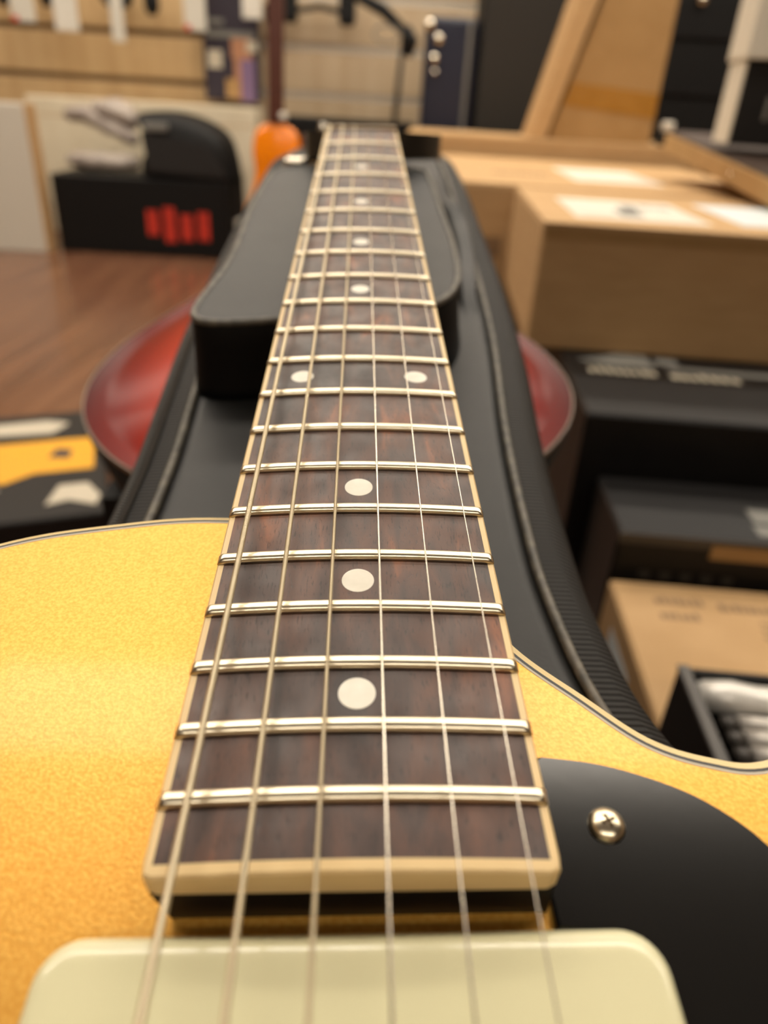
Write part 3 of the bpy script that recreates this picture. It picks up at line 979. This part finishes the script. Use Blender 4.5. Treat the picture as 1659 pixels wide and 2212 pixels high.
for x in (-0.13, 0.13):
    box('ear_cup', (x - 0.045, -0.03, -0.10), (x + 0.03, 0.03, 0.03), M['black'], hp_, 0.02, 3)
tube('cable', [(-0.11, -0.01, -0.05), (-0.05, -0.02, -0.045), (0.0, -0.02, -0.035), (0.06, -0.02, -0.045), (0.11, -0.01, -0.05)], 0.012, M['black'], hp_, 8)

# ================================================================== left background
am = thing('guitar_amplifier', 'black amplifier with dark red trim frame behind the headstock', 'amplifier', at((-0.580, 3.66, 0)))
box('amp_shell', (0, 0, 0), (0.612, 0.22, 0.557), M['black'], am, 0.008, 2)
box('trim_top', (0.095, -0.006, 0.455), (0.50, 0.001, 0.485), M['dark_red'], am)
box('trim_side', (0.085, -0.006, 0.10), (0.120, 0.001, 0.4545), M['dark_red'], am)
og = thing('acoustic_guitar', 'small bright orange guitar with dark brown neck leaning upright', 'guitar', at((-0.497, 3.04, 0.012), 0, math.radians(-6)))
oo = spline([(0, 0), (0.08, 0.015), (0.135, 0.09), (0.135, 0.19), (0.095, 0.29), (0.082, 0.36), (0.090, 0.44), (0.070, 0.51), (0.0, 0.535), (-0.070, 0.51), (-0.090, 0.44), (-0.082, 0.36), (-0.095, 0.29), (-0.135, 0.19), (-0.135, 0.09), (-0.08, 0.015)], 6)
oring = []
for k_, y in ((0.93, -0.004), (1.0, 0.002), (1.0, 0.068), (0.93, 0.075)):
    oring.append([Vector((p.x * k_, y, 0.26 + (p.y - 0.26) * k_)) for p in oo])
loft('guitar_body', oring[::-1], M['orange'], og)
box('neck', (-0.030, -0.012, 0.53), (0.030, 0.014, 0.98), M['brown_wood'], og, 0.006, 2)
box('neck_heel', (-0.022, 0.014, 0.50), (0.022, 0.06, 0.60), M['brown_wood'], og, 0.008, 2)
box('headstock', (-0.045, -0.010, 0.98), (0.045, 0.012, 1.13), M['brown_wood'], og, 0.006, 2)
lathe('strap_button', [(0.012, 0), (0.016, 0.006), (0.014, 0.014), (0, 0.016)], M['paper'], og, 14, Matrix.Translation((0.028, 0.0, 0.555)) @ Matrix.Rotation(math.pi / 2, 4, 'X'))
# magazine rack panel
mg = thing('magazine', 'printed magazine board with purple and brown pictures hung on the slat wall', 'magazine', at((-0.955, 3.90, 0.60)))
box('board', (0, 0, 0), (0.255, 0.05, 0.42), M['dark_print'], mg, 0.003, 1)
for nm, x0, x1, z0_, z1_, mm in (('picture', 0.14, 0.225, 0.005, 0.20, 'tan_print'), ('picture', 0.17, 0.235, 0.0, 0.17, 'purple'), ('picture', 0.02, 0.085, 0.13, 0.20, 'white_ink'), ('picture', 0.13, 0.225, 0.17, 0.25, 'tan_print'), ('headline', 0.02, 0.24, 0.25, 0.275, 'ink'), ('picture', 0.10, 0.16, 0.01, 0.09, 'card_dark'), ('headline', 0.03, 0.10, 0.30, 0.32, 'ink'), ('picture', 0.20, 0.25, 0.20, 0.24, 'white_ink')):
    dy = 0.001 + 0.0006 * len(mg.children)
    box(nm, (x0, -dy, z0_), (x1, 0.001, z1_), M[mm], mg)

# hang packs with hooks on the slat wall
packs = (((28, 78, 46), 'white hang pack with pink corner, leftmost on the slat wall', 'white_panel', True),
         ((122, 172, 66), 'wide plain white hang pack beside the pink-cornered pack', 'paper', False),
         ((245, 272, 90), 'narrow greyish hang tag dangling lowest on the slat wall', 'white_panel', False),
         ((400, 446, 66), 'white hang pack with red corner next to the magazine board', 'white_panel', True),
         ((524, 566, 40), 'short white hang pack above the magazine board', 'paper', False))
for (x0, x1, yb), lab, mm, red in packs:
    a, b = on_y(x0, yb, 3.80), on_y(x1, yb, 3.80)
    t = thing('hang_pack', lab, 'package', at(((a.x + b.x) / 2, 3.80, a.z)), 'white packs on the slat wall')
    wv_ = (b.x - a.x) / 2
    box('card', (-wv_, -0.006, 0), (wv_, 0.006, 0.26), M[mm], t, 0.003, 1)
    tube('hook', [(0, 0.19, 0.262), (0, 0.02, 0.256), (0, -0.03, 0.256), (0, -0.035, 0.264)], 0.003, M['chrome'], t, 6)
    if red:
        box('red_corner', (-wv_ + 0.002, -0.0068, 0.002), (-wv_ * 0.45, 0.001, 0.022), M['red_ink'], t)
for (x0, x1, yb), lab in (((75, 116, 12), 'black clip-on accessory hanging between two white packs'), ((208, 290, 14), 'wide black accessory hanging above the narrow tag'), ((303, 346, 30), 'round black accessory hanging right of the narrow tag'), ((-20, 22, 10), 'black accessory hanging at the far left of the slat wall'), ((566, 604, 58), 'black accessory hanging over the brown guitar neck')):
    a, b = on_y(x0, yb, 3.84), on_y(x1, yb, 3.90)
    t = thing('hanging_accessory', lab, 'accessory', at(((a.x + b.x) / 2, 3.90, a.z)), 'black accessories on the slat wall')
    wv_ = (b.x - a.x) / 2
    lathe('accessory_body', [(0, 0), (0.6, 0.04), (1.0, 0.28), (0.95, 0.7), (0.4, 0.95), (0, 1.0)], M['black'], t, 16, Matrix.Diagonal((wv_, wv_ * 0.5, 0.12, 1)))
    tube('hook', [(0, 0.095, 0.13), (0, 0.0, 0.122), (0, -0.04, 0.126)], 0.003, M['chrome'], t, 6)

# white cartons, black carton with red logo, bag and wrapping
wb = thing('white_carton', 'big white carton leaning along the foot of the slat wall', 'box', at((-1.735, 3.72, 0)))
box('carton_body', (0, 0, 0), (1.045, 0.20, 0.576), M['white_card'], wb, 0.004, 1)
box('lid_seam', (0.002, -0.0008, 0.50), (1.043, 0.001, 0.504), M['card'], wb)
wp = thing('white_panel_box', 'upright greyish white flat box at the left frame edge with brown edge', 'box', at((-2.05, 3.14, 0), math.radians(4)))
box('panel', (0, 0, 0), (0.555, 0.10, 0.555), M['white_panel'], wp, 0.003, 1)
box('brown_edge', (0.5555, 0.0, 0), (0.565, 0.10, 0.555), M['card'], wp, 0.002, 1)
bk = thing('black_carton', 'black carton with big red logo on the wooden floor', 'box', at((-1.462, 3.24, 0), math.radians(1.0)))
box('carton_body', (0, 0, 0), (0.735, 0.36, 0.292), M['black'], bk, 0.004, 1)
box('lid', (-0.002, -0.002, 0.2925), (0.737, 0.362, 0.304), M['black'], bk, 0.003, 1)
for i, (dz, hh) in enumerate(((0.0, 0.10), (-0.025, 0.14), (-0.015, 0.105), (-0.012, 0.115))):
    x = 0.385 + 0.072 * i
    box('red_letter', (x, -0.0012, 0.085 + dz), (x + 0.020, 0.001, 0.085 + dz + hh), M['red_ink'], bk)
    box('red_letter', (x + 0.026, -0.0012, 0.085 + dz), (x + 0.046, 0.001, 0.085 + dz + hh), M['red_ink'], bk)
    box('red_letter', (x + 0.01, -0.0011, 0.115 + dz), (x + 0.036, 0.001, 0.135 + dz), M['red_ink'], bk)
ws = tag(box('white_post', (-0.715, 3.30, 0.0), (-0.672, 3.36, 0.16), M['white_panel'], None, 0.004, 1), 'short white post standing beside the red logo carton', 'post')
bgt = thing('shoulder_bag', 'slouched black bag with pale patch sitting on the red logo carton', 'bag', at((-0.90, 3.40, 0.3065)))
prof_ = spline([(-0.20, 0.0), (-0.20, 0.06), (-0.165, 0.12), (-0.185, 0.20), (-0.20, 0.232), (-0.10, 0.248), (0.0, 0.238), (0.10, 0.205), (0.155, 0.16), (0.18, 0.09), (0.195, 0.0)], 5, closed=False)
brs = []
for y, k_ in ((-0.14, 0.80), (-0.12, 0.93), (-0.06, 1.0), (0.06, 1.0), (0.12, 0.93), (0.14, 0.80)):
    brs.append([Vector((p.x * k_, y, p.y * k_)) for p in prof_])
loft('bag_body', brs[::-1], M['black'], bgt)
vs = [(-0.17, -0.150, 0.170), (0.10, -0.150, 0.135), (0.165, -0.150, 0.02), (-0.15, -0.150, 0.03), (-0.17, -0.128, 0.170), (0.10, -0.128, 0.135), (0.165, -0.128, 0.02), (-0.15, -0.128, 0.03)]
mesh('flap', vs, [(0, 1, 2, 3), (7, 6, 5, 4), (0, 4, 5, 1), (1, 5, 6, 2), (2, 6, 7, 3), (3, 7, 4, 0)], M['nylon_plain'], bgt)
box('pale_patch', (-0.155, -0.156, 0.178), (-0.06, -0.122, 0.204), M['ink'], bgt, 0.003, 1)
wr = thing('plastic_wrap', 'crumpled grey plastic wrapping lying on the red logo carton', 'wrapping', at((-1.29, 3.42, 0.318)))
random.seed(3)


def crumple(name, path, rad, m):
    o = tube(name, spline(path, 6, closed=False), 0.01, m, wr, 12)
    n = 12
    k_ = len(o.data.vertices) // n
    for i, v in enumerate(o.data.vertices):
        t = (i // n) / (k_ - 1)
        c = Vector((0, 0, 0))
        ring_i = i // n
        c = sum((o.data.vertices[ring_i * n + q].co.copy() for q in range(n)), Vector()) / n if i % n == 0 else o['c']
        if i % n == 0:
            o['c'] = tuple(c)
        d = (v.co - Vector(c)).normalized()
        v.co = Vector(c) + d * rad * (0.6 + 0.7 * math.sin(math.pi * min(1, max(0, t))) ** 0.5) * random.uniform(0.75, 1.2)
    del o['c']
    return o


crumple('wrap_roll', [(-0.16, 0.0, 0.030), (-0.06, -0.02, 0.030), (0.06, -0.02, 0.030), (0.15, -0.01, 0.032)], 0.027, M['grey_plastic'])
crumple('wrap_fold', [(-0.17, 0.06, 0.195), (-0.09, 0.05, 0.205), (0.02, 0.04, 0.165), (0.14, 0.02, 0.11)], 0.027, M['grey_plastic'])
crumple('wrap_fold', [(-0.05, 0.06, 0.215), (0.05, 0.06, 0.215), (0.14, 0.05, 0.18)], 0.040, M['grey_plastic'])

# flat black box with yellow and white print, on the floor at left
fb_ = thing('flat_carton', 'flat black carton with yellow and white print on the floor at left', 'box', at((-0.43, 0.975, 0), math.radians(22)))
box('carton_body', (-0.56, 0.0, 0), (0, 0.44, 0.05), M['black_box'], fb_, 0.003, 1)
yz = 0.05
pr_ = [(-0.255, 0.175), (-0.235, 0.15), (-0.16, 0.135), (-0.115, 0.165), (-0.02, 0.165), (-0.016, 0.30), (-0.20, 0.30), (-0.225, 0.24)]
prism('yellow_emblem', pr_, yz - 0.001, yz + 0.0005, M['yellow_ink'], fb_)
prism('emblem_eye', [(-0.095, 0.225), (-0.06, 0.215), (-0.055, 0.25), (-0.08, 0.26)], yz, yz + 0.0009, M['dark_print'], fb_)
prism('white_lettering', [(-0.225, 0.345), (-0.09, 0.335), (-0.06, 0.38), (-0.10, 0.40), (-0.21, 0.395)], yz - 0.001, yz + 0.0005, M['white_ink'], fb_)
prism('white_lettering', [(-0.33, 0.075), (-0.20, 0.06), (-0.165, 0.115), (-0.30, 0.125)], yz - 0.001, yz + 0.0005, M['white_ink'], fb_)
prism('white_lettering', [(-0.095, 0.045), (-0.06, 0.055), (-0.02, 0.03), (-0.012, 0.06), (-0.03, 0.11), (-0.075, 0.11)], yz - 0.001, yz + 0.0005, M['white_ink'], fb_)

# tray of silver tubes on the tan box
ty = thing('tray', 'black plastic tray holding silver tubes on the tan cardboard box', 'tray', at((0.222, 0.276, 0.2005), math.radians(-3)))
box('tray_floor', (0, 0, 0), (0.34, 0.150, 0.004), M['black'], ty)
box('tray_wall', (0, 0, 0.0041), (0.006, 0.150, 0.07), M['black'], ty, 0.001, 1)
box('tray_wall', (0.0061, 0.144, 0.0041), (0.34, 0.150, 0.07), M['black'], ty, 0.001, 1)
box('tray_wall', (0.0061, 0.0, 0.0041), (0.34, 0.006, 0.07), M['black'], ty, 0.001, 1)
box('tray_rim', (-0.002, 0, 0.0702), (0.0075, 0.150, 0.0725), M['dark_grey'], ty, 0.001, 1)
names = ('first', 'second', 'third', 'fourth', 'fifth', 'sixth')
TY = ty.matrix_world
for i in range(6):
    t = thing('silver_tube', 'silver tube with dark end cap, %s row from the back of the black tray' % names[i], 'tube', TY @ Matrix.Translation((0.020, 0.104 - 0.0145 * i, 0.060)), 'silver tubes in the tray')
    tube('barrel', [(0.012, 0, 0), (0.062, 0, 0), (0.0621, 0, 0), (0.16, 0, 0), (0.30, 0, 0)], [0.0068, 0.0068, 0.0064, 0.0068, 0.0068], M['silver_tube'], t, 14)
    tube('end_cap', [(0.0, 0, 0), (0.011, 0, 0)], 0.0055, M['dark_grey'], t, 12)
    tube('joint_band', [(0.058, 0, 0), (0.0605, 0, 0)], 0.0072, M['dark_grey'], t, 14)
wf = thing('foil_pouch', 'bright silver foil pouch along the back of the black tray', 'pouch', TY @ Matrix.Translation((0.012, 0.116, 0.056)))
rings = []
for i in range(15):
    x = 0.30 * i / 14
    s_ = 0.0105 + 0.0025 * math.sin(i * 1.9)
    rings.append([Vector((x + 0.004 * math.sin(a_ * 2 + i), 0.013 + 0.0125 * math.cos(a_), 0.006 + s_ * math.sin(a_))) for a_ in [2 * math.pi * q / 12 for q in range(12)]])
loft('foil', rings, M['silver_light'], wf)
